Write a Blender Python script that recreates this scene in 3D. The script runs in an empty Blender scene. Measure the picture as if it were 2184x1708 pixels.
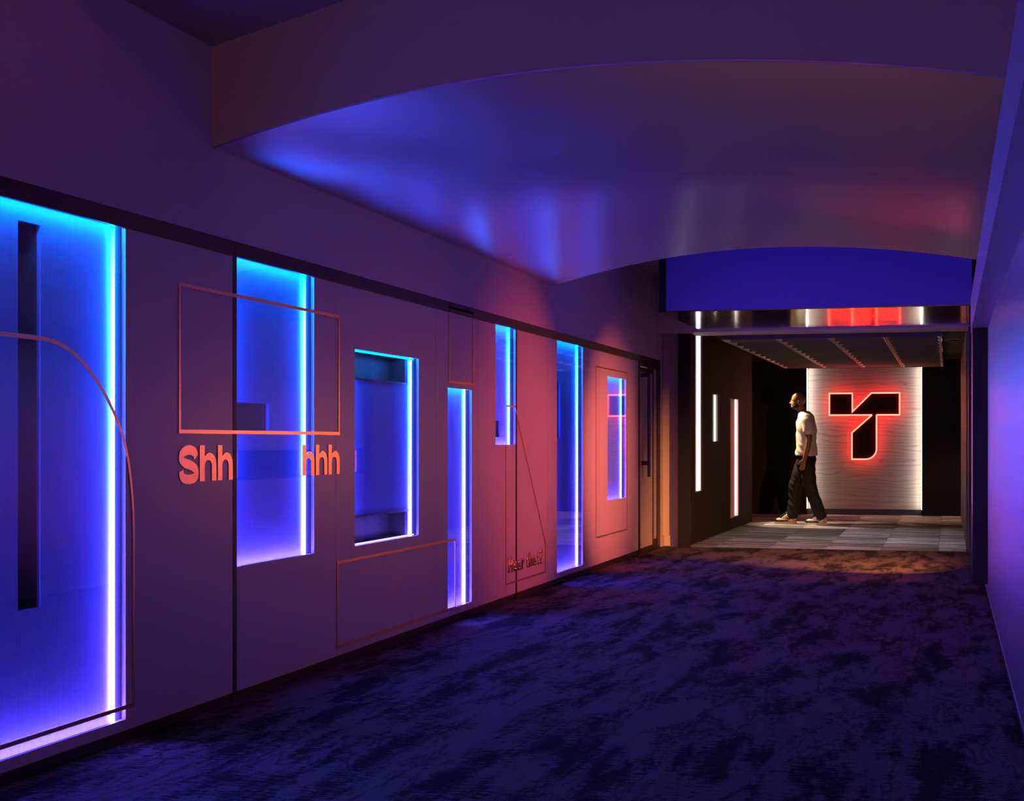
import bpy, bmesh, math, random
from mathutils import Vector, Matrix

# ------------------------------------------------------------------ camera, world, exposure
scene = bpy.context.scene
COL = scene.collection
cam_d = bpy.data.cameras.new('camera')
cam = bpy.data.objects.new('camera', cam_d); COL.objects.link(cam)
cam.location = (0, 0, 1.17)
cam.rotation_euler = (math.radians(90), 0, math.radians(15.298))
cam_d.sensor_width = 36.0
cam_d.lens = 3400 / 2184 * 36.0
cam_d.shift_y = 87 / 2184
cam_d.clip_start = 0.05; cam_d.clip_end = 200
scene.camera = cam

world = bpy.data.worlds.new('world'); scene.world = world
world.use_nodes = True
world.node_tree.nodes['Background'].inputs[0].default_value = (0.80, 0.28, 0.36, 1)
world.node_tree.nodes['Background'].inputs[1].default_value = 1.35

scene.view_settings.view_transform = 'Standard'
scene.view_settings.look = 'None'
scene.view_settings.exposure = 0.0
scene.view_settings.gamma = 1.0
scene.view_settings.use_curve_mapping = False

# strengths of the light sources of the place
E_SIDE, E_TOP, E_BOT, E_NEAR = 200.0, 100.0, 105.0, 230.0      # blue niche strips
E_WASH = 10.0                                 # blue strip above the portal header
E_TEDGE = 24.0                               # white strips beside the timber panel
E_SCREEN = 2.0                               # wall display beyond the fin
E_NEON = 30.0
E_WHITE = 5.0                               # white strips in the dark timber wall

# ------------------------------------------------------------------ helpers
def mesh_obj(name, verts, faces, mat, parent=None, smooth=False):
    me = bpy.data.meshes.new(name)
    me.from_pydata([tuple(v) for v in verts], [], faces)
    me.validate(); me.update()
    if smooth:
        for p in me.polygons: p.use_smooth = True
    if mat: me.materials.append(mat)
    o = bpy.data.objects.new(name, me); COL.objects.link(o)
    if parent: o.parent = parent
    return o

BF = [(0, 3, 2, 1), (4, 5, 6, 7), (0, 1, 5, 4), (1, 2, 6, 5), (2, 3, 7, 6), (3, 0, 4, 7)]
def boxes(name, bl, mat, parent=None):
    V, F = [], []
    for (x0, x1, y0, y1, z0, z1) in bl:
        b = len(V)
        V += [(x0, y0, z0), (x1, y0, z0), (x1, y1, z0), (x0, y1, z0), (x0, y0, z1), (x1, y0, z1), (x1, y1, z1), (x0, y1, z1)]
        F += [tuple(i + b for i in f) for f in BF]
    return mesh_obj(name, V, F, mat, parent)

def bevel_boxes(name, bl, mat, parent=None, w=0.004):
    o = boxes(name, bl, mat, parent)
    bm = bmesh.new(); bm.from_mesh(o.data)
    bmesh.ops.bevel(bm, geom=list(bm.edges), offset=w, segments=2, affect='EDGES', profile=0.5)
    bm.to_mesh(o.data); bm.free()
    return o

def prism(name, pts, axis, a, b, mat, parent=None):
    """polygon in the two axes left over, extruded from a to b along axis"""
    def P(p, t):
        if axis == 'X': return (t, p[0], p[1])
        if axis == 'Y': return (p[0], t, p[1])
        return (p[0], p[1], t)
    n = len(pts)
    V = [P(p, a) for p in pts] + [P(p, b) for p in pts]
    F = [tuple(range(n)), tuple(range(2 * n - 1, n - 1, -1))] + [(i, (i + 1) % n, n + (i + 1) % n, n + i) for i in range(n)]
    o = mesh_obj(name, V, F, mat, parent)
    bm = bmesh.new(); bm.from_mesh(o.data)
    bmesh.ops.recalc_face_normals(bm, faces=bm.faces)
    bmesh.ops.triangulate(bm, faces=[f for f in bm.faces if len(f.verts) > 4])
    bm.to_mesh(o.data); bm.free()
    return o

def stroke_geo(pts, w, closed, x0, x1):
    """flat ribbon of width w along pts (in the wall's Y,Z plane), x0..x1 thick"""
    n = len(pts); L = []; R = []
    for i in range(n):
        p = Vector(pts[i])
        a = Vector(pts[(i - 1) % n]) if (closed or i > 0) else None
        b = Vector(pts[(i + 1) % n]) if (closed or i < n - 1) else None
        d1 = (p - a).normalized() if a is not None else (b - p).normalized()
        d2 = (b - p).normalized() if b is not None else d1
        n1 = Vector((-d1.y, d1.x)); n2 = Vector((-d2.y, d2.x))
        m = (n1 + n2); m = m.normalized() if m.length > 1e-6 else n1
        k = 1.0 / max(0.35, m.dot(n1))
        L.append(p + m * w / 2 * k); R.append(p - m * w / 2 * k)
    V = []
    for i in range(n):
        V += [(x0, L[i].x, L[i].y), (x0, R[i].x, R[i].y), (x1, R[i].x, R[i].y), (x1, L[i].x, L[i].y)]
    F = []
    m = n if closed else n - 1
    for i in range(m):
        a = 4 * i; b = 4 * ((i + 1) % n)
        for k in range(4): F.append((a + k, a + (k + 1) % 4, b + (k + 1) % 4, b + k))
    if not closed:
        F += [(0, 3, 2, 1), (4 * n - 4, 4 * n - 3, 4 * n - 2, 4 * n - 1)]
    return V, F

def catmull(pts, k=8):
    out = []
    P = [pts[0]] + list(pts) + [pts[-1]]
    for i in range(1, len(P) - 2):
        p0, p1, p2, p3 = [Vector(q) for q in P[i - 1:i + 3]]
        for j in range(k):
            t = j / k
            out.append(0.5 * ((2 * p1) + (p2 - p0) * t + (2 * p0 - 5 * p1 + 4 * p2 - p3) * t * t + (3 * p1 - p0 - 3 * p2 + p3) * t ** 3))
    out.append(Vector(pts[-1]))
    return [tuple(q) for q in out]

def fix_normals(o):
    bm = bmesh.new(); bm.from_mesh(o.data)
    bmesh.ops.recalc_face_normals(bm, faces=bm.faces)
    bm.to_mesh(o.data); bm.free()
    return o

def empty(name, loc=(0, 0, 0)):
    o = bpy.data.objects.new(name, None); COL.objects.link(o); o.location = loc
    return o

def tag(o, label, cat, group=None):
    o['label'] = label; o['category'] = cat
    if group: o['group'] = group
    return o

def struct(o, label=None):
    o['kind'] = 'structure'
    if label: o['label'] = label
    return o

# ------------------------------------------------------------------ materials
def M(name, color=(.5, .5, .5), rough=.5, metal=0.0, spec=0.5, coat=0.0, coat_rough=0.1):
    m = bpy.data.materials.new(name); m.use_nodes = True
    b = m.node_tree.nodes['Principled BSDF']
    b.inputs['Base Color'].default_value = (*color, 1)
    b.inputs['Roughness'].default_value = rough
    b.inputs['Metallic'].default_value = metal
    b.inputs['Specular IOR Level'].default_value = spec
    b.inputs['Coat Weight'].default_value = coat
    b.inputs['Coat Roughness'].default_value = coat_rough
    m['bsdf'] = 'Principled BSDF'
    return m

def nt(m): return m.node_tree.nodes, m.node_tree.links, m.node_tree.nodes['Principled BSDF']

def coords(m, scale, kind='Object'):
    n, l, b = nt(m)
    tc = n.new('ShaderNodeTexCoord'); mp = n.new('ShaderNodeMapping')
    mp.inputs['Scale'].default_value = scale
    l.new(tc.outputs[kind], mp.inputs[0])
    return mp.outputs[0]

def noise(m, scale, s=1.0, detail=4, rough=.6, dist=0.0):
    n, l, b = nt(m)
    t = n.new('ShaderNodeTexNoise')
    t.inputs['Scale'].default_value = s; t.inputs['Detail'].default_value = detail
    t.inputs['Roughness'].default_value = rough; t.inputs['Distortion'].default_value = dist
    l.new(coords(m, scale), t.inputs['Vector'])
    return t.outputs['Fac']

def ramp(m, fac, stops, interp='LINEAR'):
    n, l, b = nt(m)
    r = n.new('ShaderNodeValToRGB'); cr = r.color_ramp; cr.interpolation = interp
    while len(cr.elements) < len(stops): cr.elements.new(0.5)
    for e, (p, c) in zip(cr.elements, stops):
        e.position = p; e.color = (*c, 1) if len(c) == 3 else c
    l.new(fac, r.inputs[0])
    return r.outputs[0]

def mix(m, a, b_, fac, mode='MIX'):
    n, l, b = nt(m)
    x = n.new('ShaderNodeMix'); x.data_type = 'RGBA'; x.blend_type = mode
    for sock, v in ((x.inputs[6], a), (x.inputs[7], b_), (x.inputs[0], fac)):
        if isinstance(v, (int, float)): sock.default_value = v
        elif isinstance(v, tuple): sock.default_value = (*v, 1)
        else: l.new(v, sock)
    return x.outputs[2]

def bump(m, h, strength=.2, dist=.01):
    n, l, b = nt(m)
    x = n.new('ShaderNodeBump'); x.inputs['Strength'].default_value = strength; x.inputs['Distance'].default_value = dist
    l.new(h, x.inputs['Height']); l.new(x.outputs[0], b.inputs['Normal'])

def setc(m, sock, name='Base Color'):
    n, l, b = nt(m); l.new(sock, b.inputs[name])

def EM(name, color, strength):
    m = bpy.data.materials.new(name); m.use_nodes = True
    n, l = m.node_tree.nodes, m.node_tree.links
    n.clear()
    e = n.new('ShaderNodeEmission'); o = n.new('ShaderNodeOutputMaterial')
    e.inputs[0].default_value = (*color, 1); e.inputs[1].default_value = strength
    l.new(e.outputs[0], o.inputs[0])
    return m

def EMZ(name, stops, strength):
    """colour-changing strip: its colour runs along the height of the strip"""
    m = EM(name, (1, 1, 1), strength)
    n, l = m.node_tree.nodes, m.node_tree.links
    e = [x for x in n if x.type == 'EMISSION'][0]
    g = n.new('ShaderNodeNewGeometry'); sp = n.new('ShaderNodeSeparateXYZ'); d = n.new('ShaderNodeMath'); d.operation = 'DIVIDE'
    d.inputs[1].default_value = 2.0
    r = n.new('ShaderNodeValToRGB')
    while len(r.color_ramp.elements) < len(stops): r.color_ramp.elements.new(.5)
    for el, (p, c) in zip(r.color_ramp.elements, stops): el.position = p; el.color = (*c, 1)
    l.new(g.outputs['Position'], sp.inputs[0]); l.new(sp.outputs[2], d.inputs[0]); l.new(d.outputs[0], r.inputs[0]); l.new(r.outputs[0], e.inputs[0])
    return m

drywall = M('painted drywall', (.62, .52, .47), .6, spec=.35)
bump(drywall, noise(drywall, (60, 60, 60), 1, 3), .05, .002)
soffit_paint = M('satin soffit paint', (.50, .42, .42), .4, spec=.5)
ceil_paint = M('ceiling paint', (.40, .33, .32), .7, spec=.3)
white_panel = M('white glass panel', (.58, .48, .44), .40, spec=.7)
black_rail = M('bronze black rail', (.028, .014, .010), .34, spec=.5)
black_gap = M('black joint', (.006, .006, .008), .5)
reveal_mat = M('dark anodised reveal', (.007, .007, .012), .5, spec=.15)
black_paint = M('black paint', (.010, .010, .012), .6, spec=.3)
dark_room = M('dark room lining', (.035, .035, .045), .8)
copper = M('copper foil', (.95, .50, .24), .34, metal=1.0)
bump(copper, noise(copper, (300, 300, 300), 1, 2), .08, .001)
steel = M('brushed steel', (.55, .52, .50), .10, metal=1.0)
bump(steel, noise(steel, (1.2, 260, 40), 1, 3), .10, .002)
handle_black = M('black powder coat', (.012, .012, .016), .45)

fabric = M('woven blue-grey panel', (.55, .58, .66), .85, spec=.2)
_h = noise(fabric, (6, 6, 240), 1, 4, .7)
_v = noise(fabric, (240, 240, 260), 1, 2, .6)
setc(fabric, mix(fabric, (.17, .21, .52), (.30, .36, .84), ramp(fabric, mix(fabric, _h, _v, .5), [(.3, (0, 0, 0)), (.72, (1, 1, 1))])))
bump(fabric, mix(fabric, _h, _v, .5), .6, .004)
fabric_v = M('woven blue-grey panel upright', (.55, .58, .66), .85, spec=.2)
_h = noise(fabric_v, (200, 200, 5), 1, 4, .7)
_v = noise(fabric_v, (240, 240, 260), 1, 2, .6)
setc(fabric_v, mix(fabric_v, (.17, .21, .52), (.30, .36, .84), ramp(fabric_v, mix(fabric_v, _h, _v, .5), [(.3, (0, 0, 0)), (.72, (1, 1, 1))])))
bump(fabric_v, mix(fabric_v, _h, _v, .5), .6, .004)

# thin clear glass: transparent with a mirror reflection that grows at grazing angles
glass = bpy.data.materials.new('clear glass'); glass.use_nodes = True
_n, _l = glass.node_tree.nodes, glass.node_tree.links; _n.clear()
_o = _n.new('ShaderNodeOutputMaterial'); _mx = _n.new('ShaderNodeMixShader'); _t = _n.new('ShaderNodeBsdfTransparent'); _g = _n.new('ShaderNodeBsdfGlossy'); _f = _n.new('ShaderNodeFresnel')
_bf = _n.new('ShaderNodeNewGeometry'); _io = _n.new('ShaderNodeMapRange')
_io.inputs['To Min'].default_value = 1.5; _io.inputs['To Max'].default_value = 1 / 1.5
_l.new(_bf.outputs['Backfacing'], _io.inputs['Value']); _l.new(_io.outputs[0], _f.inputs['IOR'])
_g.inputs['Roughness'].default_value = .02
_l.new(_f.outputs[0], _mx.inputs[0]); _l.new(_t.outputs[0], _mx.inputs[1]); _l.new(_g.outputs[0], _mx.inputs[2]); _l.new(_mx.outputs[0], _o.inputs[0])

# corridor carpet: pale pile with dark ragged streaks running along the corridor
carpet = M('streaked carpet', (.2, .2, .2), .95, spec=.1)
_big = noise(carpet, (4.6, .95, 1), 1, 9, .70, .2)
_dash = noise(carpet, (13, 75, 1), 1, 4, .75)
_fine = noise(carpet, (160, 220, 1), 1, 2, .7)
_vein = noise(carpet, (2.6, .5, 1), 1, 5, .6, .4)
_sum = mix(carpet, _big, _dash, .40)
_msk = ramp(carpet, _sum, [(.474, (0, 0, 0)), (.502, (1, 1, 1))])
_vm = ramp(carpet, _vein, [(.485, (1, 1, 1)), (.498, (.35, .35, .35)), (.502, (.35, .35, .35)), (.512, (1, 1, 1))])
_c = mix(carpet, (.014, .011, .011), (.145, .108, .098), mix(carpet, _msk, _vm, 1.0, 'MULTIPLY'))
_c = mix(carpet, _c, ramp(carpet, _fine, [(.3, (.45, .45, .45)), (.7, (1.25, 1.25, 1.25))]), 1.0, 'MULTIPLY')
setc(carpet, _c); bump(carpet, mix(carpet, _fine, _dash, .4), .8, .006)

# brushed vault lining
def brushed(m, tangent, amount):
    n, l, b = nt(m)
    c = n.new('ShaderNodeCombineXYZ')
    for k in range(3): c.inputs[k].default_value = tangent[k]
    l.new(c.outputs[0], b.inputs['Tangent']); b.inputs['Anisotropic'].default_value = amount
vault_mat = M('brushed vault lining', (.96, .90, .92), .5, metal=.95)
brushed(vault_mat, (0, 1, 0), .98)
_n2, _l2, _b2 = nt(vault_mat)
_vr = ramp(vault_mat, noise(vault_mat, (.8, 34, 34), 1, 4, .7), [(.25, (.37, .37, .37)), (.75, (.45, .45, .45))])
_l2.new(_vr, _b2.inputs['Roughness'])
bump(vault_mat, noise(vault_mat, (1.0, 110, 110), 1, 3, .6), .08, .004)

right_lam = M('ribbed pale laminate', (.74, .56, .56), .32, metal=.85)
brushed(right_lam, (0, 1, 0), .9)
bump(right_lam, noise(right_lam, (1, 90, 1.2), 1, 3), .10, .003)

header_blue = M('blue lacquered header', (.16, .14, .55), .35, spec=.5)
dark_wood = M('dark stained timber', (.03, .018, .014), .8, spec=.12)
_w = noise(dark_wood, (40, 40, 2.2), 1, 5, .65)
setc(dark_wood, ramp(dark_wood, _w, [(.3, (.008, .005, .005)), (.7, (.026, .014, .011))]))
bump(dark_wood, _w, .2, .003)
warm_wood = M('slatted brown timber', (.16, .09, .05), .5)
setc(warm_wood, ramp(warm_wood, noise(warm_wood, (40, 40, 2), 1, 4), [(.3, (.10, .055, .03)), (.7, (.22, .13, .07))]))

pale_wood = M('pale whitewashed timber', (.5, .45, .42), .55)
_n3, _l3, _b3 = nt(pale_wood)
_wv = _n3.new('ShaderNodeTexWave'); _wv.wave_type = 'BANDS'; _wv.bands_direction = 'Z'
_wv.inputs['Scale'].default_value = 2.6; _wv.inputs['Distortion'].default_value = 16.0; _wv.inputs['Detail'].default_value = 3.0; _wv.inputs['Detail Scale'].default_value = .9
_l3.new(coords(pale_wood, (.32, 1, 2.1)), _wv.inputs['Vector'])
_fg = noise(pale_wood, (3, 3, 110), 1, 4, .7)
_cc = ramp(pale_wood, _wv.outputs['Fac'], [(.0, (.40, .35, .33)), (.08, (.53, .48, .46)), (1.0, (.58, .53, .51))])
setc(pale_wood, mix(pale_wood, _cc, ramp(pale_wood, _fg, [(.3, (.90, .89, .89)), (.6, (1, 1, 1))]), 1.0, 'MULTIPLY'))

hip_lit = M('felt hip lit tone', (.62, .57, .53), .6)  # hip ends and side rails: paler felt painted for the light they catch
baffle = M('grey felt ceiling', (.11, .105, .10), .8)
bump(baffle, noise(baffle, (80, 80, 80), 1, 3), .3, .004)

led_side = EMZ('blue strip', [(.0, (.16, .075, 1)), (.30, (.075, .055, 1)), (.6, (.02, .065, 1)), (1.0, (.0, .17, 1))], E_SIDE)
led_top = EM('cyan strip', (.0, .22, 1), E_TOP)
led_bot = EM('violet strip', (.17, .09, 1), E_BOT)
led_near = EMZ('blue strip near', [(.0, (.10, .06, 1)), (.5, (.015, .05, 1)), (1.0, (.0, .12, 1))], E_NEAR)
led_line_top = EM('cyan line', (.0, .30, 1), 9.0)
led_line_bot = EM('violet line', (.20, .13, 1), 12.0)
led_white = EM('white strip', (1, .90, .80), E_WHITE)
led_tedge = EM('warm white strip', (1, .84, .70), E_TEDGE)
neon = EM('red neon', (1, .026, .016), E_NEON)
sign_face = M('black acrylic', (.012, .005, .005), .5, spec=.15)

# ------------------------------------------------------------------ the corridor
W = -3.083          # face of the left wall
RX = 0.29           # face of the right wall
Y0 = -2.5           # corridor goes on behind the camera
YC = 17.53          # end of the streaked carpet
YE = 17.70          # end wall

floor = struct(boxes('floor', [(W - .1, RX + .1, Y0, YC, -.05, 0)], carpet))

# upper left wall, plain drywall
wall_left = struct(boxes('wall_left', [(W - .12, W, Y0, YE, 2.065, 3.05), (W - .12, W, 17.476, YE, 0, 2.065), (W - .12, W - .1, Y0, 4.0, 0, 2.065)], drywall))

# header rail and base, in lengths that meet at the posts
posts = [6.562, 11.390, 16.228]
rail_breaks = [Y0] + posts + [17.476]
tr = struct(empty('trim_1', (W, 0, 2.03)), 'dark bronze head rail along the top of the glazed wall')
for a, b in zip(rail_breaks[:-1], rail_breaks[1:]):
    o = bevel_boxes('head_rail', [(W - .018, W + .004, a + .003, b - .003, 1.998, 2.066)], black_rail, None, .003)
    o.parent = tr; o.matrix_parent_inverse = Matrix.Translation((-W, 0, -2.03))
bl = struct(empty('baseboard_left', (W, 0, 0)))
for a, b in zip(rail_breaks[:-1], rail_breaks[1:]):
    o = bevel_boxes('base_rail', [(W - .018, W - .006, a + .003, b - .003, 0, .047)], black_rail, None, .003)
    o.parent = bl; o.matrix_parent_inverse = Matrix.Translation((-W, 0, 0))
pt = struct(empty('trim_2', (W, 0, 0)), 'black upright joints between the glazed bays')
for p in posts:
    o = boxes('post', [(W - .10, W + .002, p - .018, p + .018, .0, 1.998)], black_gap)
    o.parent = pt; o.matrix_parent_inverse = Matrix.Translation((-W, 0, 0))

# niches: y0, y1, z0, z1
WIN = [(4.10, 5.580, .090, 1.997), (6.584, 7.490, .606, 1.997), (8.063, 9.136, .604, 1.668), (9.716, 10.246, .094, 1.514),
       (10.832, 11.368, 1.146, 1.997), (12.666, 13.619, .090, 1.997), (14.675, 15.556, .613, 1.782)]

def holed(name, y0, y1, z0, z1, holes, xf, th, mat, parent):
    ys = sorted({y0, y1, *[min(max(v, y0), y1) for h in holes for v in h[:2]]})
    zs = sorted({z0, z1, *[min(max(v, z0), z1) for h in holes for v in h[2:]]})
    bx = []
    for i in range(len(ys) - 1):
        for k in range(len(zs) - 1):
            cy, cz = (ys[i] + ys[i + 1]) / 2, (zs[k] + zs[k + 1]) / 2
            if any(h[0] < cy < h[1] and h[2] < cz < h[3] for h in holes): continue
            bx.append((xf - th, xf, ys[i], ys[i + 1], zs[k], zs[k + 1]))
    if not bx: return None
    return boxes(name, bx, mat, parent)

seams = [2.0, 3.4, 5.585, posts[0], 7.783, 8.499, 8.988, 9.465, 10.401, 11.092, posts[1], 12.349, 13.328, 14.300, posts[2]]
for a, b in zip(seams[:-1], seams[1:]):
    pa = .020 if a in posts else .0014
    pb = .020 if b in posts else .0014
    holed('wall_panel', a + pa, b - pb, .049, 1.996, WIN, W, .018, white_panel, wall_left)

D = .060
# holes in the back panel of each niche, (y0, y1, z0, z1)
HOLES = {1: [(4.93, 5.075, .575, 1.945)], 2: [(6.50, 7.07, 1.215, 1.350)], 3: [(8.0, 9.10, 1.515, 1.70), (8.0, 9.10, .58, .755)],
         5: [(10.90, 11.18, 1.20, 1.32)], 6: [(12.6, 13.03, 1.195, 1.665)]}
WLAB = ['tall blue-lit niche with a dark upright slot beside the plain panel', 'blue-lit niche with a small dark opening beside the first black joint',
        'blue-lit niche with dark openings above and below its back panel', 'narrow tall blue-lit niche reaching down to the base rail',
        'short narrow blue-lit niche tucked under the head rail', 'tall blue-lit niche from head rail to base rail with a dark opening',
        'small blue-lit niche beside the glazed door']
for i, (y0, y1, z0, z1) in enumerate(WIN, 1):
    t = .004
    root = struct(boxes('window_%d' % i, [(W - D - .004, W - .018, y1 - t, y1, z0, z1), (W - D - .004, W - .018, y0, y0 + t, z0, z1),
                                          (W - D - .004, W - .018, y0, y1, z1 + .024, z1 + .028), (W - D - .004, W - .018, y0, y1, z0 - .028, z0 - .024),
                                          (W - D - .004, W - .018, y1 - t, y1, z1, z1 + .028), (W - D - .004, W - .018, y0, y0 + t, z1, z1 + .028),
                                          (W - D - .004, W - .018, y1 - t, y1, z0 - .028, z0), (W - D - .004, W - .018, y0, y0 + t, z0 - .028, z0)], reveal_mat), WLAB[i - 1])
    fm = fabric_v if i in (1, 4, 5) else fabric
    holed('back_panel', y0, y1, z0 - .024, z1 + .024, HOLES.get(i, []), W - D, .016, fm, root)
    boxes('glass_pane', [(W - .007, W - .001, y0 + .002, y1 - .002, z0 + .002, z1 - .002)], glass, root)
    boxes('light_strip', [(W - .053, W - .043, y1 - .018, y1 - .008, z0 - .010, z1 + .010)], led_side, root)
    boxes('light_strip', [(W - .034, W - .024, y0 + .02, y1 - .03, z1 + .007, z1 + .015)], led_top, root)
    boxes('light_strip', [(W - .034, W - .024, y0 + .02, y1 - .03, z0 - .015, z0 - .007)], led_bot, root)
    boxes('light_strip', [(W - .034, W - .024, y0 + .006, y0 + .014, z0 + .01, z1 - .01)], led_near, root)
    if i == 3:
        boxes('light_strip', [(W - .030, W - .022, y0 + .006, y1 - .03, z1 - .010, z1 - .002)], led_line_top, root)
        boxes('light_strip', [(W - .030, W - .022, y0 + .006, y1 - .03, z0 + .002, z0 + .009)], led_line_bot, root)
    if i in HOLES:
        bx = []
        for (a, b, c, d) in HOLES[i]:
            a, b, c, d = max(a, y0), min(b, y1), max(c, z0), min(d, z1)
            x0, x1 = W - D - (.12 if i == 3 else .30), W - D - .016
            bx += [(x0 - .01, x0, a, b + .2, c - .1, d + .1), (x0, x1, b + .0, b + .01, c, d), (x0, x1, a - .01, a, c, d), (x0, x1, a, b, c - .01, c), (x0, x1, a, b, d, d + .01)]
        boxes('alcove', bx, dark_room, root)
        if i == 3:
            for (a, b, c, d) in HOLES[i]:
                boxes('alcove_side', [(W - D - .12, W - D - .016, y1 - .012, y1 - .004, max(c, z0), min(d, z1))], fabric, root)
            boxes('panel_edge', [(W - D - .016, W - D + .004, y0, y1 - .024, z - .006, z + .006) for z in (.755, 1.515)], reveal_mat, root)

# ------------------------------------------------------------------ copper foil lines and lettering on the glazed wall
XF0, XF1 = W + .0025, W + .0040
def foil_frame(name, pts, w, closed, label):
    V, F = stroke_geo(pts, w, closed, XF0, XF1)
    o = fix_normals(mesh_obj(name, V, F, copper)); return tag(o, label, 'wall decal')
arch = [(3.9, 1.532), (4.95, 1.533)] + catmull([(5.003, 1.532), (5.086, 1.522), (5.207, 1.486), (5.34, 1.409), (5.461, 1.305), (5.558, 1.180), (5.606, 1.055), (5.632, .915), (5.639, .804)], 5) + [(5.639, .138), (3.9, .138)]
foil_frame('copper_outline', arch, .016, False, 'copper foil outline with one big rounded corner crossing the tall slotted niche')
foil_frame('copper_outline', [(6.027, 1.823), (7.823, 1.823), (7.823, 1.211), (6.027, 1.211)], .016, True, 'copper foil rectangle above the large letters')
foil_frame('copper_outline', [(7.803, .535), (9.866, .535), (9.866, .093), (7.803, .093)], .016, True, 'low wide copper foil rectangle just above the base rail')
foil_frame('copper_outline', [(9.736, 2.030), (10.268, 2.030), (10.268, 1.551), (9.736, 1.551)], .014, True, 'narrow copper foil rectangle overlapping the head rail')
foil_frame('copper_outline', [(11.104, 1.426), (11.350, 1.426), (12.272, .363), (12.272, .135), (11.104, .135)], .014, True, 'copper foil outline with a slanted side around the small question')
foil_frame('copper_outline', [(14.159, 1.850), (15.604, 1.850), (15.604, .295), (14.159, .295)], .014, True, 'tall copper foil rectangle around the niche beside the door')

def glyph_h(y, z, w, h):
    P = [(0, 0), (0, 1), (.29, 1), (.29, .70)]
    for k in range(11):
        t = math.radians(128 - 128 * k / 10); P.append((.60 + .40 * math.cos(t), .44 + .35 * math.sin(t)))
    P += [(1, 0), (.725, 0)]
    for k in range(9):
        t = math.pi * k / 8; P.append((.5075 + .2175 * math.cos(t), .42 + .17 * math.sin(t)))
    P += [(.29, 0)]
    return [(y + p[0] * w, z + p[1] * h) for p in P]
big = tag(empty('lettering', (W, 6.014, .998)), 'large copper foil lettering across the black joint', 'lettering')
def adopt(o, root):
    o.parent = root; o.matrix_parent_inverse = Matrix.Translation(root.location).inverted()
    return o
S = catmull([(.86, .70), (.76, .84), (.5, .895), (.20, .82), (.135, .66), (.30, .545), (.66, .455), (.865, .32), (.80, .155), (.5, .10), (.20, .16), (.13, .335)], 6)
V, F = stroke_geo([(6.014 + p[0] * .188, .994 + p[1] * .156) for p in S], .040, False, XF0, XF1)
adopt(fix_normals(mesh_obj('letter', V, F, copper)), big)
for (y, w) in ((6.209, .160), (6.384, .150), (7.334, .150), (7.503, .155), (7.674, .156)):
    adopt(prism('letter', glyph_h(y, .999, w, .154), 'X', XF0, XF1, copper), big)

# small question, each letter cut from the plain built-in typeface
q = tag(empty('lettering', (W, 11.16, .215)), 'small copper foil question in the slanted outline', 'lettering')
y = 11.165
for ch, adv in zip('Hear that?', (.135, .115, .125, .085, .055, .075, .125, .120, .075, .11)):
    if ch != ' ':
        cu = bpy.data.curves.new('glyph', 'FONT'); cu.body = ch; cu.size = .150; cu.offset = .006; cu.resolution_u = 3
        to = bpy.data.objects.new('glyph', cu); COL.objects.link(to)
        dg = bpy.context.evaluated_depsgraph_get()
        me = bpy.data.meshes.new_from_object(to.evaluated_get(dg))
        bpy.data.objects.remove(to)
        bm = bmesh.new(); bm.from_mesh(me)
        x0 = min(v.co.x for v in bm.verts); x1 = max(v.co.x for v in bm.verts)
        sx = (adv * .86) / (x1 - x0)
        g = bmesh.ops.extrude_face_region(bm, geom=list(bm.faces))
        top = {e for e in g['geom'] if isinstance(e, bmesh.types.BMVert)}
        for v in bm.verts:
            v.co = Vector((XF1 if v in top else XF0, y + (v.co.x - x0) * sx, .217 + v.co.y))
        bmesh.ops.recalc_face_normals(bm, faces=bm.faces)
        me2 = bpy.data.meshes.new('letter'); bm.to_mesh(me2); bm.free(); me2.materials.append(copper)
        o = bpy.data.objects.new('letter', me2); COL.objects.link(o); adopt(o, q)
    y += adv

# ------------------------------------------------------------------ glazed door at the end of the left wall
dy0, dy1 = 16.250, 17.476
door = struct(boxes('door_1', [(W - .05, W + .006, dy0 + .0, dy0 + .045, 0, 1.997), (W - .05, W + .008, 17.29, dy1, 0, 2.066), (W - .05, W + .004, dy0, 17.29, 1.955, 1.997)], black_rail), 'white glazed door in a black frame with a long black pull handle')
boxes('leaf', [(W - .03, W - .004, 16.31, 17.045, .055, 1.90)], white_panel, door)
boxes('leaf_rail', [(W - .032, W - .001, 16.31, 17.045, .008, .055), (W - .032, W - .001, 16.31, 17.045, 1.90, 1.945), (W - .032, W + .0, 17.045, 17.10, .008, 1.955)], black_rail, door)
boxes('side_panel', [(W - .03, W - .004, 17.10, 17.29, .11, 1.96)], white_panel, door)
boxes('side_rail', [(W - .03, W - .001, 17.10, 17.29, .008, .11)], black_rail, door)
hd = bevel_boxes('pull_handle', [(W + .062, W + .090, 16.385, 16.425, .80, 1.995)], handle_black, door, .004)
for z in (.943, 1.862):
    bevel_boxes('standoff', [(W - .004, W + .066, 16.388, 16.422, z - .022, z + .022)], handle_black, hd, .003)

# ------------------------------------------------------------------ end of the corridor: end wall, bulkhead, skirting
struct(boxes('wall_end', [(W - .2, -2.889, YE, YE + .25, 0, 2.362)], drywall))
struct(boxes('trim_6', [(W, .35, 17.335, YE + .25, 2.362, 3.05)], drywall), 'drywall bulkhead over the portal')
sk = struct(bevel_boxes('baseboard_end', [(W, W + .018, 17.476, YE, 0, .115), (W + .012, -2.872, YE - .018, YE, 0, .115)], drywall, None, .002))
cas = struct(bevel_boxes('trim_3', [(W, W + .012, 17.482, 17.56, .115, 2.36)], drywall, None, .002))

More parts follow.
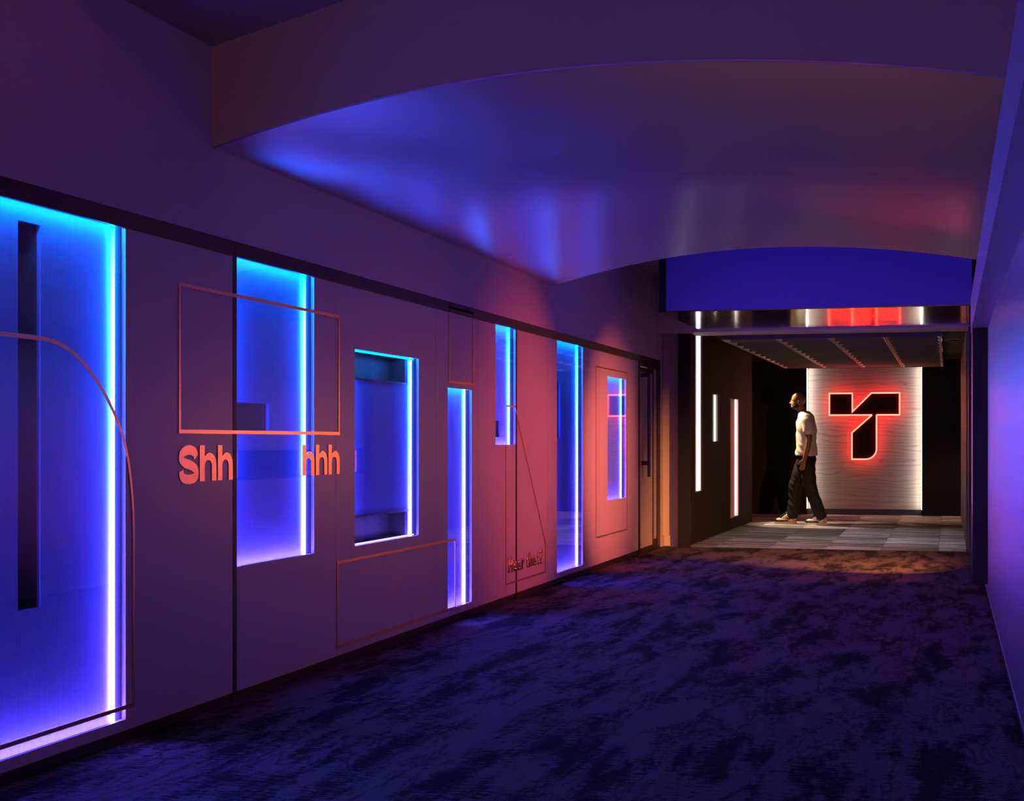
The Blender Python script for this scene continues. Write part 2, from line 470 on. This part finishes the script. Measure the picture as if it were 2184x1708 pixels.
# portal header: blue box with brushed steel underside
hx0, hx1, hy0, hy1, hz0 = -2.613, .205, 14.84, 17.33, 2.384
ph = tag(boxes('portal_header', [(hx0, hx1, hy0, hy1, hz0 + .012, 2.98)], header_blue), 'blue boxed header with steel underside hung before the far room', 'header')
boxes('corner_post', [(hx0 - .012, hx0 + .055, hy0 - .012, hy0 + .04, hz0, 2.98)], black_paint, ph)
sx = [hx0, -2.11, -.82, hx1]
for a, b in zip(sx[:-1], sx[1:]):
    boxes('steel_panel', [(a + .002, b - .002, hy0, hy1, hz0, hz0 + .012)], steel, ph)
boxes('light_strip', [(-2.5, .05, 12.75, 12.77, 2.90, 2.93)], EM('blue wash strip', (.05, .03, 1), E_WASH), ph)

# ------------------------------------------------------------------ ceiling over the near part, sloping up to the right
sl = .255
def zc(x): return 2.882 + (x - W) * sl
ceiling = struct(prism('ceiling', [(W - .12, zc(W - .12)), (RX + .3, zc(RX + .3)), (RX + .3, zc(RX + .3) + .1), (W - .12, zc(W - .12) + .1)], 'Y', Y0, 6.34, ceil_paint))
struct(boxes('ceiling_far', [(W - .1, RX + .2, 6.5, YE, 2.985, 3.05)], ceil_paint))

# vault with its fascia
def za(x):
    k = .0797 if x < -1.3 else .063
    return 2.700 - k * (x + 1.3) ** 2
N = 40
xs = [W + (RX - W) * i / N for i in range(N + 1)]
fascia = struct(prism('trim_4', [(x, za(x)) for x in xs] + [(RX, zc(RX) + .02), (W, zc(W) + .02)], 'Y', 6.333, 6.362, ceil_paint), 'painted fascia over the mouth of the vaulted ceiling')
V, F = [], []
for (yy, dz) in ((6.350, 0), (12.585, -.012)):
    V += [(x, yy, za(x) + dz + .001) for x in xs] + [(x, yy, za(x) + dz + .03) for x in xs]
n = N + 1
for i in range(N):
    F += [(i, i + 1, 2 * n + i + 1, 2 * n + i), (n + i, 3 * n + i, 3 * n + i + 1, n + i + 1), (i, n + i, n + i + 1, i + 1), (2 * n + i, 2 * n + i + 1, 3 * n + i + 1, 3 * n + i)]
vault = tag(mesh_obj('vaulted_ceiling', V, F, vault_mat, None, True), 'shallow barrel vault of brushed lining with blue and red sheen', 'vaulted ceiling')
fix_normals(vault)

# ------------------------------------------------------------------ right wall, light cove, black cabinet
wall_right = struct(boxes('wall_right', [(RX, RX + .12, Y0, YE, 0, 4.0)], right_lam))
struct(boxes('baseboard_right', [(RX - .006, RX, Y0, 13.0, 0, .03)], black_rail))
struct(boxes('trim_7', [(.173, RX, Y0, 13.2, 2.03, 2.30)], soffit_paint), 'long boxed soffit along the top of the right wall')
cab = tag(bevel_boxes('wall_cabinet', [(.180, RX, 12.60, 12.66, .087, 2.028)], handle_black, None, .004), 'tall slim black fin on the right wall under the cove end', 'wall fin')
gr = boxes('grille', [(.184, .240, 12.588, 12.602, 1.26, 2.02)], black_gap, cab)
for i in range(30):
    z = 1.275 + i * .025
    boxes('grille_slat', [(.186, .238, 12.583, 12.590, z, z + .012)], handle_black, gr)
boxes('edge_strip', [(.172, .180, 12.605, 12.66, .095, 2.02)], steel, cab)

# long lit display on the right wall, behind the black fin as seen from the corridor's mouth
disp = tag(boxes('wall_display', [(.272, RX, 12.70, 17.12, .80, 1.085)], black_paint), 'long salmon-lit wall display beyond the black fin', 'display')
scr_hi = EM('screen bright', (1, .24, .12), E_SCREEN); scr_lo = EM('screen dim', (1, .16, .10), E_SCREEN * .35)
for (a, b, m_) in ((12.72, 13.02, scr_hi), (13.06, 13.42, scr_lo), (13.46, 13.76, scr_hi), (15.72, 16.28, scr_lo), (16.32, 16.88, scr_hi)):
    boxes('screen', [(.268, .272, a, b, .83, 1.07)], m_, disp)
struct(boxes('trim_5', [(.205, RX, 17.20, YE + .2, 0, 2.362)], M('navy jamb', (.012, .012, .035), .4)), 'dark jamb at the right of the portal')

# ------------------------------------------------------------------ the far room
random.seed(4)
XL, XR, YB = -2.75, .195, 25.94
far_floor = struct(boxes('floor_far', [(-4.2, .6, YC, YB + .1, -.05, -.012)], black_paint))
tile_mats = []
for i in range(6):
    m = M('carpet tile %d' % i, (.3, .3, .3), .95, spec=.1)
    b = [(.24, .23, .26), (.32, .30, .34), (.19, .17, .20), (.38, .36, .40), (.27, .24, .27), (.34, .33, .37)][i]
    s_ = noise(m, (.9, 4.6, 1), 1.0 + .15 * i, 3, .55); f_ = noise(m, (30, 260, 1), 1, 2)
    setc(m, mix(m, ramp(m, s_, [(.36, tuple(.30 * v for v in b)), (.5, b), (.62, tuple(min(1, 2.6 * v) for v in b))]), ramp(m, f_, [(.3, (.6, .6, .6)), (.7, (1.2, 1.2, 1.2))]), 1.0, 'MULTIPLY'))
    tile_mats.append(m)
tile_me = {}
colx = [-.10 - .602 * k for k in range(-1, 7)]
rows = 14; rd = (YB - YC) / rows
for cx in colx:
    for r in range(rows):
        x1 = min(cx, XR); x0 = cx - .602
        if x0 > XR: continue
        mi = random.randrange(6); key = (mi, round(x1 - x0, 3))
        if key not in tile_me:
            o = bevel_boxes('carpet_tile', [(0, x1 - x0 - .003, 0, rd - .003, -.012, 0)], tile_mats[mi], far_floor, .002)
            tile_me[key] = o.data
        else:
            o = bpy.data.objects.new('carpet_tile', tile_me[key]); COL.objects.link(o); o.parent = far_floor
        o.location = (x0, YC + r * rd, random.uniform(-.001, .0008))

# dark timber wall on the left with three white-lit slots
SL = [(17.89, 18.43, .594, 2.45), (19.22, 19.84, 1.165, 1.752), (20.90, 21.86, .155, 1.744)]
wfl = struct(boxes('wall_far_left', [(-2.889, XL - .10, YC + .02, 23.29, 0, 2.45), (-2.889, XL, YC + .0, YC + .02, 0, 2.45), (XL - .12, XL, 23.27, 23.29, 0, 2.45)], black_paint), 'black core of the slotted timber wall')
pb = [YC + .02, 18.66, 19.05, 20.1, 21.2, 22.2, 23.27]
for a, b in zip(pb[:-1], pb[1:]):
    holed('timber_panel', a + .003, b - .003, .02, 2.45, SL, XL, .018, dark_wood, wfl)
slot_col = [(.55, .50, .75), (.10, .09, .09), (.62, .30, .32)]
for k, (y0, y1, z0, z1) in enumerate(SL):
    m = M('slot back %d' % k, slot_col[k], .6)
    ss = tag(boxes('slot_light', [(XL - .065, XL - .06, y0, y1, z0, z1), (XL - .06, XL - .019, y1 - .004, y1, z0, z1), (XL - .06, XL - .019, y0, y0 + .004, z0, z1), (XL - .06, XL - .019, y0, y1, z0, z0 + .004)], m),
             ['tall white light slot beside the portal in the dark timber wall', 'short white light slot between the two long ones', 'long white light slot with a pinkish back, farthest along the timber wall'][k], 'wall light')
    lw = (.021, .014, .013)[k]
    boxes('light_strip', [(XL - .06, XL - .060 + lw, y1 - .05, y1 - .005, z0 + .005, z1 - .005)], led_white, ss)

# rest of the shell: black walls, black ceiling, slatted right side
struct(boxes('wall_far_back', [(-4.2, -2.182, YB - .10, YB + .1, 0, 2.45)], black_paint))
struct(boxes('wall_far_back_right', [(-.396, .6, YB - .10, YB + .1, 0, 2.45)], black_paint))
struct(boxes('wall_far_core', [(-2.3, -.3, YB + .032, YB + .1, 0, 2.45)], black_paint))
struct(boxes('wall_far_side', [(-4.2, -4.1, 23.0, YB, 0, 2.45), (-4.2, -2.87, 23.29, 23.31, 0, 2.45)], black_paint))
struct(boxes('ceiling_far_room', [(-4.2, .6, YE, YB + .1, 2.45, 2.52)], black_paint))
wfr = struct(boxes('wall_far_right', [(XR + .02, .4, YE, YB, 0, 2.45)], black_paint))
for k in range(14):
    y = 17.95 + k * .57
    boxes('timber_slat', [(XR - .004, XR + .02, y, y + .50, .0, 2.44)], warm_wood, wfr)

# added fill spots behind the black fin, throwing salmon, orange and red glow
bar = tag(bevel_boxes('fill_spot_bar', [(.235, RX, 12.84, 13.65, 1.10, 1.17)], handle_black, None, .004), 'added black bar of coloured fill spots on the right wall past the fin', 'fill light')
for k, (aim, power, col, size) in enumerate((((W, 14.7, .96), 900, (1, .18, .11), 42), ((W, 11.7, 1.02), 360, (1, .11, .08), 50), ((W, 8.8, 1.05), 75, (1, .24, .09), 36), ((-1.45, 16.8, 0), 1500, (1, .34, .08), 54), ((-.55, 8.6, 2.67), 600, (1, .05, .06), 36), ((-1.25, 14.3, 0), 45, (1, .14, .12), 78))):
    p0 = Vector((.205, 12.92 + .13 * k, 1.135)); dr = (Vector(aim) - p0).normalized()
    u_ = dr.cross(Vector((0, 0, 1))).normalized(); v_ = dr.cross(u_)
    Vh, Fh = [], []
    for (t_, r_) in ((-.03, .018), (.030, .026), (.030, .021), (.022, .020)):
        Vh += [p0 + dr * t_ + u_ * (r_ * math.cos(2 * math.pi * q_ / 14)) + v_ * (r_ * math.sin(2 * math.pi * q_ / 14)) for q_ in range(14)]
    for b_ in range(3):
        Fh += [(b_ * 14 + q_, b_ * 14 + (q_ + 1) % 14, b_ * 14 + 14 + (q_ + 1) % 14, b_ * 14 + 14 + q_) for q_ in range(14)]
    Fh.append(tuple(range(13, -1, -1)))
    hd_ = fix_normals(mesh_obj('fill_head', Vh, Fh, handle_black, bar))
    mesh_obj('lens', Vh[42:], [tuple(range(14))], EM('fill lens', col, 3.0), hd_)
    ld = bpy.data.lights.new('fill_spot', 'SPOT'); ld.energy = power; ld.color = col; ld.spot_size = math.radians(size); ld.spot_blend = 1.0; ld.shadow_soft_size = .03
    lo = bpy.data.objects.new('fill_spot', ld); COL.objects.link(lo); lo.location = p0 + dr * .04
    lo.rotation_euler = dr.to_track_quat('-Z', 'Y').to_euler()

# timber feature panel with its edge lights and base
fp = tag(boxes('timber_feature_panel', [(-2.178, -.399, YB, YB + .03, .092, 2.45)], pale_wood), 'pale whitewashed timber panel with lit edges at the end', 'wall panel')
boxes('base', [(-2.178, -.399, YB - .012, YB + .03, 0, .092)], M('charcoal base', (.03, .03, .035), .4), fp)
for x0 in (-2.180, -.402):
    boxes('light_strip', [(x0, x0 + .005, YB - .085, YB - .060, .095, 2.44)], led_tedge, fp)

# neon-edged sign
TP = [(-1.830, 1.937), (-1.462, 1.937), (-1.462, 1.650), (-1.175, 1.939), (-.732, 1.939), (-.732, 1.583), (-1.087, 1.583), (-1.087, 1.050)]
for k in range(1, 7):
    t = math.radians(90 * k / 6); TP.append((-1.257 + .17 * math.cos(t), 1.050 - .168 * math.sin(t)))
TP += [(-1.478, .882), (-1.478, 1.308), (-1.172, 1.583), (-1.830, 1.583)]
sign = tag(prism('neon_sign', TP, 'Y', YB - .075, YB - .035, sign_face), 'black angular T-shaped sign edged in red neon on the timber panel', 'sign')
# tube along the outline, open at the narrow neck
loop = TP[6:] + TP[:6]        # starts at the right of the neck, runs round
path = TP[6:-2] + [(-1.172, 1.583)]
V, F = [], []
def tube_pts(P, r, y):
    vs, fs = [], []
    m = len(P)
    for i, p in enumerate(P):
        a = Vector(P[max(i - 1, 0)]); b = Vector(P[min(i + 1, m - 1)]); p = Vector(p)
        d1 = (p - a).normalized() if i > 0 else (b - p).normalized()
        d2 = (b - p).normalized() if i < m - 1 else d1
        nn = Vector((-(d1.y + d2.y), d1.x + d2.x)); nn = nn.normalized() if nn.length > 1e-5 else Vector((-d1.y, d1.x))
        k = 1 / max(.4, nn.dot(Vector((-d1.y, d1.x))))
        for j in range(8):
            t = 2 * math.pi * j / 8
            q_ = p + nn * (r * math.cos(t) * k)
            vs.append((q_.x, y + r * math.sin(t), q_.y))
    for i in range(m - 1):
        for j in range(8):
            fs.append((i * 8 + j, i * 8 + (j + 1) % 8, (i + 1) * 8 + (j + 1) % 8, (i + 1) * 8 + j))
    fs += [tuple(range(7, -1, -1)), tuple(range((m - 1) * 8, m * 8))]
    return vs, fs
def inset(P, d):
    n_ = len(P); area = sum(P[i][0] * P[(i + 1) % n_][1] - P[(i + 1) % n_][0] * P[i][1] for i in range(n_)); sg = 1 if area > 0 else -1
    out = []
    for i in range(n_):
        a, p, b = Vector(P[i - 1]), Vector(P[i]), Vector(P[(i + 1) % n_])
        d1, d2 = (p - a).normalized(), (b - p).normalized()
        n1, n2 = Vector((-d1.y, d1.x)) * sg, Vector((-d2.y, d2.x)) * sg
        m_ = (n1 + n2).normalized(); out.append(tuple(p + m_ * d / max(.4, m_.dot(n1))))
    return out
NP = inset(TP, .004)
for P in (NP[6:17], [NP[16], NP[17]] + NP[0:7]):
    vs, fs = tube_pts(P, .010, YB - .082)
    fix_normals(mesh_obj('neon_tube', vs, fs, neon, sign))

# sawtooth felt ceiling tiles: each a hipped trough, four columns of twelve
gx0, gx1, gy0, gy1, gz = -2.468, -.075, 17.96, 25.35, 2.316
gc, grw = 4, 12
tw, td = (gx1 - gx0) / gc, (gy1 - gy0) / grw
ct = tag(empty('ceiling_raft', (gx0, gy0, gz)), 'grey felt ceiling raft of hipped troughs over the far room', 'ceiling raft')
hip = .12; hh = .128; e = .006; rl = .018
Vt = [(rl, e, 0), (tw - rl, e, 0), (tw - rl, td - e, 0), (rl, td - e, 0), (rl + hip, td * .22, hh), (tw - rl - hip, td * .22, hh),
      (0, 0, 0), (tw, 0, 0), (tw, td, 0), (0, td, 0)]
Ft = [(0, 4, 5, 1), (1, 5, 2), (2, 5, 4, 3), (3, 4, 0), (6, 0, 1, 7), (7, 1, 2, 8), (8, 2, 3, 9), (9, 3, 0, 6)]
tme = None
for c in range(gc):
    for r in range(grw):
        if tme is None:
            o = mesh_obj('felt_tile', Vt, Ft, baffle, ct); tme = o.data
            tme.materials.append(hip_lit)
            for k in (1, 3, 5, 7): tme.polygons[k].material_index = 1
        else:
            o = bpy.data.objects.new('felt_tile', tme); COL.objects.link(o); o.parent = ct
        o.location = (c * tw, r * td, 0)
rb = boxes('rail', [(c * tw - .004, c * tw + .004, 0, gy1 - gy0, -.004, .02) for c in range(1, gc)], black_gap, ct)
boxes('edge_frame', [(-.006, .0, 0, gy1 - gy0, -.004, .12), (gx1 - gx0, gx1 - gx0 + .006, 0, gy1 - gy0, -.004, .12), (-.006, gx1 - gx0 + .006, -.006, 0, -.004, .12), (-.006, gx1 - gx0 + .006, gy1 - gy0, gy1 - gy0 + .006, -.004, .12)], baffle, ct)

# recessed downlights of the far room; neutral pair added to brighten its floor
def downlight(x, y, aim, power, col, label, size=70, blend=.6, zt=2.45):
    root = tag(empty('downlight', (x, y, zt)), label, 'downlight')
    V = []; F = []
    k = 20
    for (r, z) in ((.060, 0), (.060, -.012), (.045, -.012), (.040, 0)):
        V += [(r * math.cos(2 * math.pi * i / k), r * math.sin(2 * math.pi * i / k), z) for i in range(k)]
    for j in range(3):
        for i in range(k): F.append((j * k + i, j * k + (i + 1) % k, (j + 1) * k + (i + 1) % k, (j + 1) * k + i))
    mesh_obj('bezel', V, F, black_paint, root)
    mesh_obj('lens', [(.040 * math.cos(2 * math.pi * i / k), .040 * math.sin(2 * math.pi * i / k), -.004) for i in range(k)], [tuple(range(k - 1, -1, -1))], EM('lamp lens', col, 6.0), root)
    ld = bpy.data.lights.new('downlight_lamp', 'SPOT'); ld.energy = power; ld.color = col; ld.spot_size = math.radians(size); ld.spot_blend = blend; ld.shadow_soft_size = .03
    lo = bpy.data.objects.new('downlight_lamp', ld); COL.objects.link(lo)
    lo.location = (x, y, zt - .025)
    lo.rotation_euler = (Vector(aim) - Vector((x, y, zt - .025))).to_track_quat('-Z', 'Y').to_euler()
    return root
downlight(-2.61, 22.85, (-2.08, 22.77, .95), 420, (1, .72, .40), 'small recessed downlight between the felt ceiling and the timber wall', 50)
downlight(.06, 18.9, (-1.2, 18.9, 0), 90, (1, .90, .82), 'added neutral fill downlight beside the felt ceiling, next to the portal', 95, 1.0)
downlight(.06, 21.0, (-1.2, 20.8, 0), 80, (1, .90, .82), 'added neutral fill downlight midway along the felt ceiling', 95, 1.0)
downlight(.06, 25.0, (.04, 24.9, 0), 70, (1, .70, .36), 'small recessed downlight at the right of the felt ceiling', 75)

# ------------------------------------------------------------------ the walking person (faces -X, side-on to the camera)
def ring_loft(path, k=16):
    """path: list of (centre, ru, rv, axis u, axis v)"""
    V, F = [], []
    for (c, ru, rv, u, v) in path:
        c, u, v = Vector(c), Vector(u), Vector(v)
        for j in range(k):
            t = 2 * math.pi * j / k
            V.append(c + u * (ru * math.cos(t)) + v * (rv * math.sin(t)))
    n_ = len(path)
    for i in range(n_ - 1):
        for j in range(k):
            F.append((i * k + j, i * k + (j + 1) % k, (i + 1) * k + (j + 1) % k, (i + 1) * k + j))
    F += [tuple(range(k - 1, -1, -1)), tuple(range((n_ - 1) * k, n_ * k))]
    return V, F

def limb(pts, k=12):
    """tapered limb through (x, y, z, radius) points with rounded ends"""
    P = []
    for i, p in enumerate(pts):
        c = Vector(p[:3])
        a = Vector(pts[max(i - 1, 0)][:3]); b = Vector(pts[min(i + 1, len(pts) - 1)][:3])
        d = (b - a).normalized()
        u = d.orthogonal() if abs(d.y) > .9 else d.cross(Vector((0, 1, 0))).normalized()
        u.normalize(); v = d.cross(u).normalized()
        if i == 0: P.append((c - d * p[3] * .6, p[3] * .55, p[3] * .55, u, v))
        P.append((c, p[3], p[3] * (p[4] if len(p) > 4 else 1), u, v))
        if i == len(pts) - 1: P.append((c + d * p[3] * .6, p[3] * .55, p[3] * .55, u, v))
    return ring_loft(P, k)

def ball(c, r, k=16, m=10):
    V, F = [], []
    for i in range(m + 1):
        f = math.pi * i / m
        for j in range(k):
            t = 2 * math.pi * j / k
            V.append(Vector((c[0] + r[0] * math.sin(f) * math.cos(t), c[1] + r[1] * math.sin(f) * math.sin(t), c[2] + r[2] * math.cos(f))))
    for i in range(m):
        for j in range(k):
            F.append((i * k + j, i * k + (j + 1) % k, (i + 1) * k + (j + 1) % k, (i + 1) * k + j))
    return V, F

def fuse(name, parts, voxel, mat, parent, smooth=4, folds=0.0, fscale=18):
    V, F = [], []
    for (v, f) in parts:
        b = len(V); V += v; F += [tuple(i + b for i in q_) for q_ in f]
    o = mesh_obj(name, V, F, mat, None)
    fix_normals(o)
    r = o.modifiers.new('r', 'REMESH'); r.mode = 'VOXEL'; r.voxel_size = voxel; r.use_smooth_shade = True
    s = o.modifiers.new('s', 'SMOOTH'); s.iterations = smooth; s.factor = .5
    dg = bpy.context.evaluated_depsgraph_get()
    me = bpy.data.meshes.new_from_object(o.evaluated_get(dg))
    bpy.data.objects.remove(o)
    if folds:
        from mathutils import noise as mn
        me.update()
        nrm = [v.normal.copy() for v in me.vertices]
        for v, nn in zip(me.vertices, nrm):
            q_ = Vector((v.co.x * fscale * .55, v.co.y * fscale * .5, v.co.z * fscale + v.co.x * fscale * .6))
            v.co += nn * folds * mn.noise(q_)
    for p in me.polygons: p.use_smooth = True
    me.materials.clear(); me.materials.append(mat)
    o = bpy.data.objects.new(name, me); COL.objects.link(o)
    if parent: o.parent = parent
    return o

skin = M('brown skin', (.26, .13, .075), .42, spec=.45)
_sn = noise(skin, (40, 40, 40), 1, 3)
setc(skin, ramp(skin, _sn, [(.3, (.22, .105, .06)), (.7, (.30, .155, .09))]))
tee = M('white cotton', (.72, .70, .66), .9, spec=.15)
bump(tee, noise(tee, (120, 120, 120), 1, 2), .15, .002)
trouser = M('black twill', (.018, .018, .020), .75, spec=.25)
beard_m = M('black stubble', (.012, .010, .009), .8)
white_l = M('white leather', (.68, .64, .62), .45)
tan_l = M('tan suede', (.50, .38, .20), .7)
black_l = M('black leather', (.015, .014, .014), .4)
sole_m = M('cream rubber', (.62, .54, .42), .6)

pr = tag(empty('person', (-1.976, 22.75, 0)), 'person in white t-shirt and black trousers walking past the neon sign', 'person')
# local frame: u = forward (-X), so x = -u ; near side is -Y
def L(u, y, z, *r): return (-u, y, z, *r)
body = []
# head: skull, face, jaw, nose, brow, ears
body += [ball(L(.060, 0, 1.755), (.098, .076, .104)), ball(L(.088, 0, 1.702), (.074, .064, .088)), ball(L(.122, 0, 1.660), (.040, .046, .038)),
         ball(L(.156, 0, 1.722), (.016, .012, .026), 10, 8), ball(L(.170, 0, 1.706), (.017, .016, .013), 10, 8), ball(L(.138, 0, 1.756), (.020, .050, .014), 12, 8),
         ball(L(.148, 0, 1.672), (.016, .027, .012), 12, 8), ball(L(.148, 0, 1.656), (.014, .024, .010), 12, 8)]
for s in (-1, 1):
    body.append(ball(L(.045, s * .078, 1.715), (.020, .010, .032), 10, 8))
body.append(limb([L(.045, 0, 1.66, .056), L(.010, 0, 1.60, .060), L(-.02, 0, 1.54, .075)]))
# trunk under the clothes
body.append(ring_loft([(L(-.03, 0, 1.56), .06, .12, (1, 0, 0), (0, 1, 0)), (L(-.045, 0, 1.45), .105, .185, (1, 0, 0), (0, 1, 0)), (L(-.045, 0, 1.30), .110, .175, (1, 0, 0), (0, 1, 0)),
                       (L(-.045, 0, 1.12), .100, .155, (1, 0, 0), (0, 1, 0)), (L(-.05, 0, .95), .105, .165, (1, 0, 0), (0, 1, 0)), (L(-.05, 0, .85), .09, .15, (1, 0, 0), (0, 1, 0))]))
# arms: near arm a little forward, far arm back
arms = {-1: [L(-.075, -.195, 1.475, .058), L(-.098, -.222, 1.33, .050), L(-.108, -.232, 1.19, .043), L(-.085, -.236, 1.06, .041), L(-.045, -.236, .915, .029)],
        1: [L(-.07, .195, 1.475, .058), L(-.105, .222, 1.33, .050), L(-.125, .235, 1.19, .043), L(-.105, .236, 1.06, .041), L(-.075, .234, .915, .029)]}
for s in (-1, 1):
    A = arms[s]; body.append(limb(A))
    wpt = Vector(A[-1][:3]); dr = (wpt - Vector(A[-2][:3])).normalized()
    fwd = Vector((-1, 0, 0)); fwd = (fwd - dr * fwd.dot(dr)).normalized(); side = Vector((0, 1, 0))
    pc = wpt + dr * .055
    body.append(ring_loft([(wpt - dr * .01, .026, .021, fwd, side), (wpt + dr * .03, .036, .017, fwd, side), (wpt + dr * .075, .042, .015, fwd, side), (wpt + dr * .098, .036, .012, fwd, side)], 14))
    for k, (off, ln) in enumerate(((.030, .070), (.010, .080), (-.011, .074), (-.030, .058))):
        b0 = wpt + dr * .085 + fwd * off
        inw = side * (-s)
        p1 = b0 + dr * ln * .45 + inw * .008; p2 = p1 + dr * ln * .32 + inw * .018 + fwd * .004; p3 = p2 + dr * ln * .20 + inw * .016
        body.append(limb([(*b0, .0098), (*p1, .0092), (*p2, .0085), (*p3, .0072)], 8))
    t0 = wpt + dr * .022 + fwd * .030; t1 = t0 + dr * .032 + fwd * .024 + side * (-s) * .006; t2 = t1 + dr * .034 + fwd * .006 + side * (-s) * .010
    body.append(limb([(*t0, .0125), (*t1, .0108), (*t2, .0085)], 8))
# legs under the trousers; near leg trails, far leg leads
legs = {-1: [L(-.055, -.095, .90, .088), L(-.115, -.100, .50, .060), L(-.200, -.100, .30, .054), L(-.275, -.100, .10, .040)],
        1: [L(-.035, .095, .90, .088), L(.105, .100, .50, .060), L(.135, .100, .30, .054), L(.160, .100, .10, .040)]}
for s in (-1, 1): body.append(limb(legs[s]))
bd = fuse('body', body, .0062, skin, pr, 3)

# eyes and stubble
for s in (-1, 1):
    ve, fe = ball(L(.140, s * .030, 1.732), (.010, .013, .011), 12, 8)
    mesh_obj('eye', ve, fe, M('eye', (.55, .52, .48), .2), pr, True)
fuse('beard', [ball(L(.118, 0, 1.652), (.047, .052, .034)), ball(L(.085, -.046, 1.672), (.040, .022, .040)), ball(L(.085, .046, 1.672), (.040, .022, .040))], .006, beard_m, pr, 3)

# t-shirt: trunk and short sleeves in one cloth
X_, Y_ = (1, 0, 0), (0, 1, 0)
sh = [ring_loft([(L(-.020, 0, 1.600), .074, .080, X_, Y_), (L(-.030, 0, 1.575), .090, .115, X_, Y_), (L(-.045, 0, 1.525), .112, .180, X_, Y_), (L(-.048, 0, 1.44), .136, .205, X_, Y_), (L(-.050, 0, 1.30), .142, .202, X_, Y_),
                 (L(-.052, 0, 1.15), .140, .196, X_, Y_), (L(-.052, 0, 1.04), .150, .200, X_, Y_), (L(-.055, 0, .968), .158, .206, X_, Y_)], 28)]
for s in (-1, 1):
    A = arms[s]
    e_ = Vector(A[2][:3]) * .35 + Vector(A[1][:3]) * .65
    sh.append(limb([(A[0][0], s * .165, 1.50, .074), (A[0][0], s * .195, 1.455, .080), (A[1][0], A[1][1], 1.36, .078), (e_.x, e_.y, e_.z + .025, .079)], 16))
fuse('t_shirt', sh, .0075, tee, pr, 5, .012, 13)

# trousers: hips and two tapered legs in one cloth
tr_ = [ring_loft([(L(-.05, 0, 1.02), .120, .170, X_, Y_), (L(-.052, 0, .93), .136, .182, X_, Y_), (L(-.045, 0, .84), .135, .186, X_, Y_), (L(-.035, 0, .78), .100, .150, X_, Y_)], 24)]
tr_.append(limb([L(-.075, -.098, .86, .112), L(-.085, -.100, .70, .105), L(-.120, -.100, .50, .092), L(-.185, -.100, .32, .086), L(-.245, -.100, .17, .082), L(-.262, -.100, .12, .080)], 16))
tr_.append(limb([L(-.005, .098, .86, .110), L(.060, .100, .70, .104), L(.118, .100, .50, .092), L(.128, .100, .32, .086), L(.145, .100, .17, .084), L(.150, .100, .12, .082)], 16))
fuse('trousers', tr_, .009, trouser, pr, 4, .014, 15)

# high-top trainers
def shoe(u0, y, mirror):
    """heel at u0, toe 0.31 further on"""
    root = fuse('trainer', [ball(L(u0 + .085, y, .075), (.075, .044, .060)), ball(L(u0 + .200, y, .055), (.100, .047, .036)), ball(L(u0 + .255, y, .048), (.052, .045, .026)),
                            limb([L(u0 + .085, y, .09, .050), L(u0 + .085, y, .155, .052)], 14), limb([L(u0 + .10, y, .13, .045), L(u0 + .19, y, .075, .042)], 14)], .006, white_l, pr, 3)
    def outline(s, z, rear=0.0, front=0.31):
        P = []
        for k in range(29):
            t = k / 28; uu = rear + (front - rear) * t
            w = .044 * min(1, (uu / .03 + .25) ** .5 if uu < .03 else 1) * (1.06 if .15 < uu < .27 else .98)
            if uu > .27: w *= max(.05, 1 - ((uu - .27) / .04) ** 2) ** .5
            P.append((uu, w))
        return P
    O = outline(1, 0)
    ring = [(-(u0 + u), y - w) for u, w in O] + [(-(u0 + u), y + w) for u, w in reversed(O)]
    prism('sole', ring, 'Z', .0, .030, sole_m, root)
    # toe guard, heel cup and collar strap, lace panel
    fuse('toe_guard', [ball(L(u0 + .268, y, .046), (.044, .047, .024)), ball(L(u0 + .20, y - .036, .044), (.09, .014, .016)), ball(L(u0 + .20, y + .036, .044), (.09, .014, .016))], .005, black_l, root, 2)
    fuse('heel_cup', [ball(L(u0 + .040, y, .068), (.040, .045, .044))], .005, tan_l, root, 2)
    fuse('lace_panel', [limb([L(u0 + .135, y, .150, .030), L(u0 + .175, y, .112, .034), L(u0 + .222, y, .082, .032)], 12)], .005, black_l, root, 2)
    for k in range(4):
        t = k / 3
        c = L(u0 + .150 + .060 * t, y, .150 - .050 * t)
        v_, f_ = limb([(c[0], y - .030, c[2] + .006, .004), (c[0] - .01, y, c[2] + .020, .004), (c[0], y + .030, c[2] + .006, .004)], 6)
        mesh_obj('lace', v_, f_, black_l, root)
    for s in (-1, 1):
        pts = [(.150, .083), (.128, .066), (.105, .058), (.080, .068), (.045, .092), (.010, .112), (.045, .104), (.080, .086), (.104, .080), (.124, .083), (.140, .094)]
        prism('side_mark', [(-(u0 + a), b) for a, b in pts], 'Y', y + s * .040, y + s * .051, black_l, root)
    return root
shoe(-.350, -.100, 1)
shoe(.092, .100, 1)
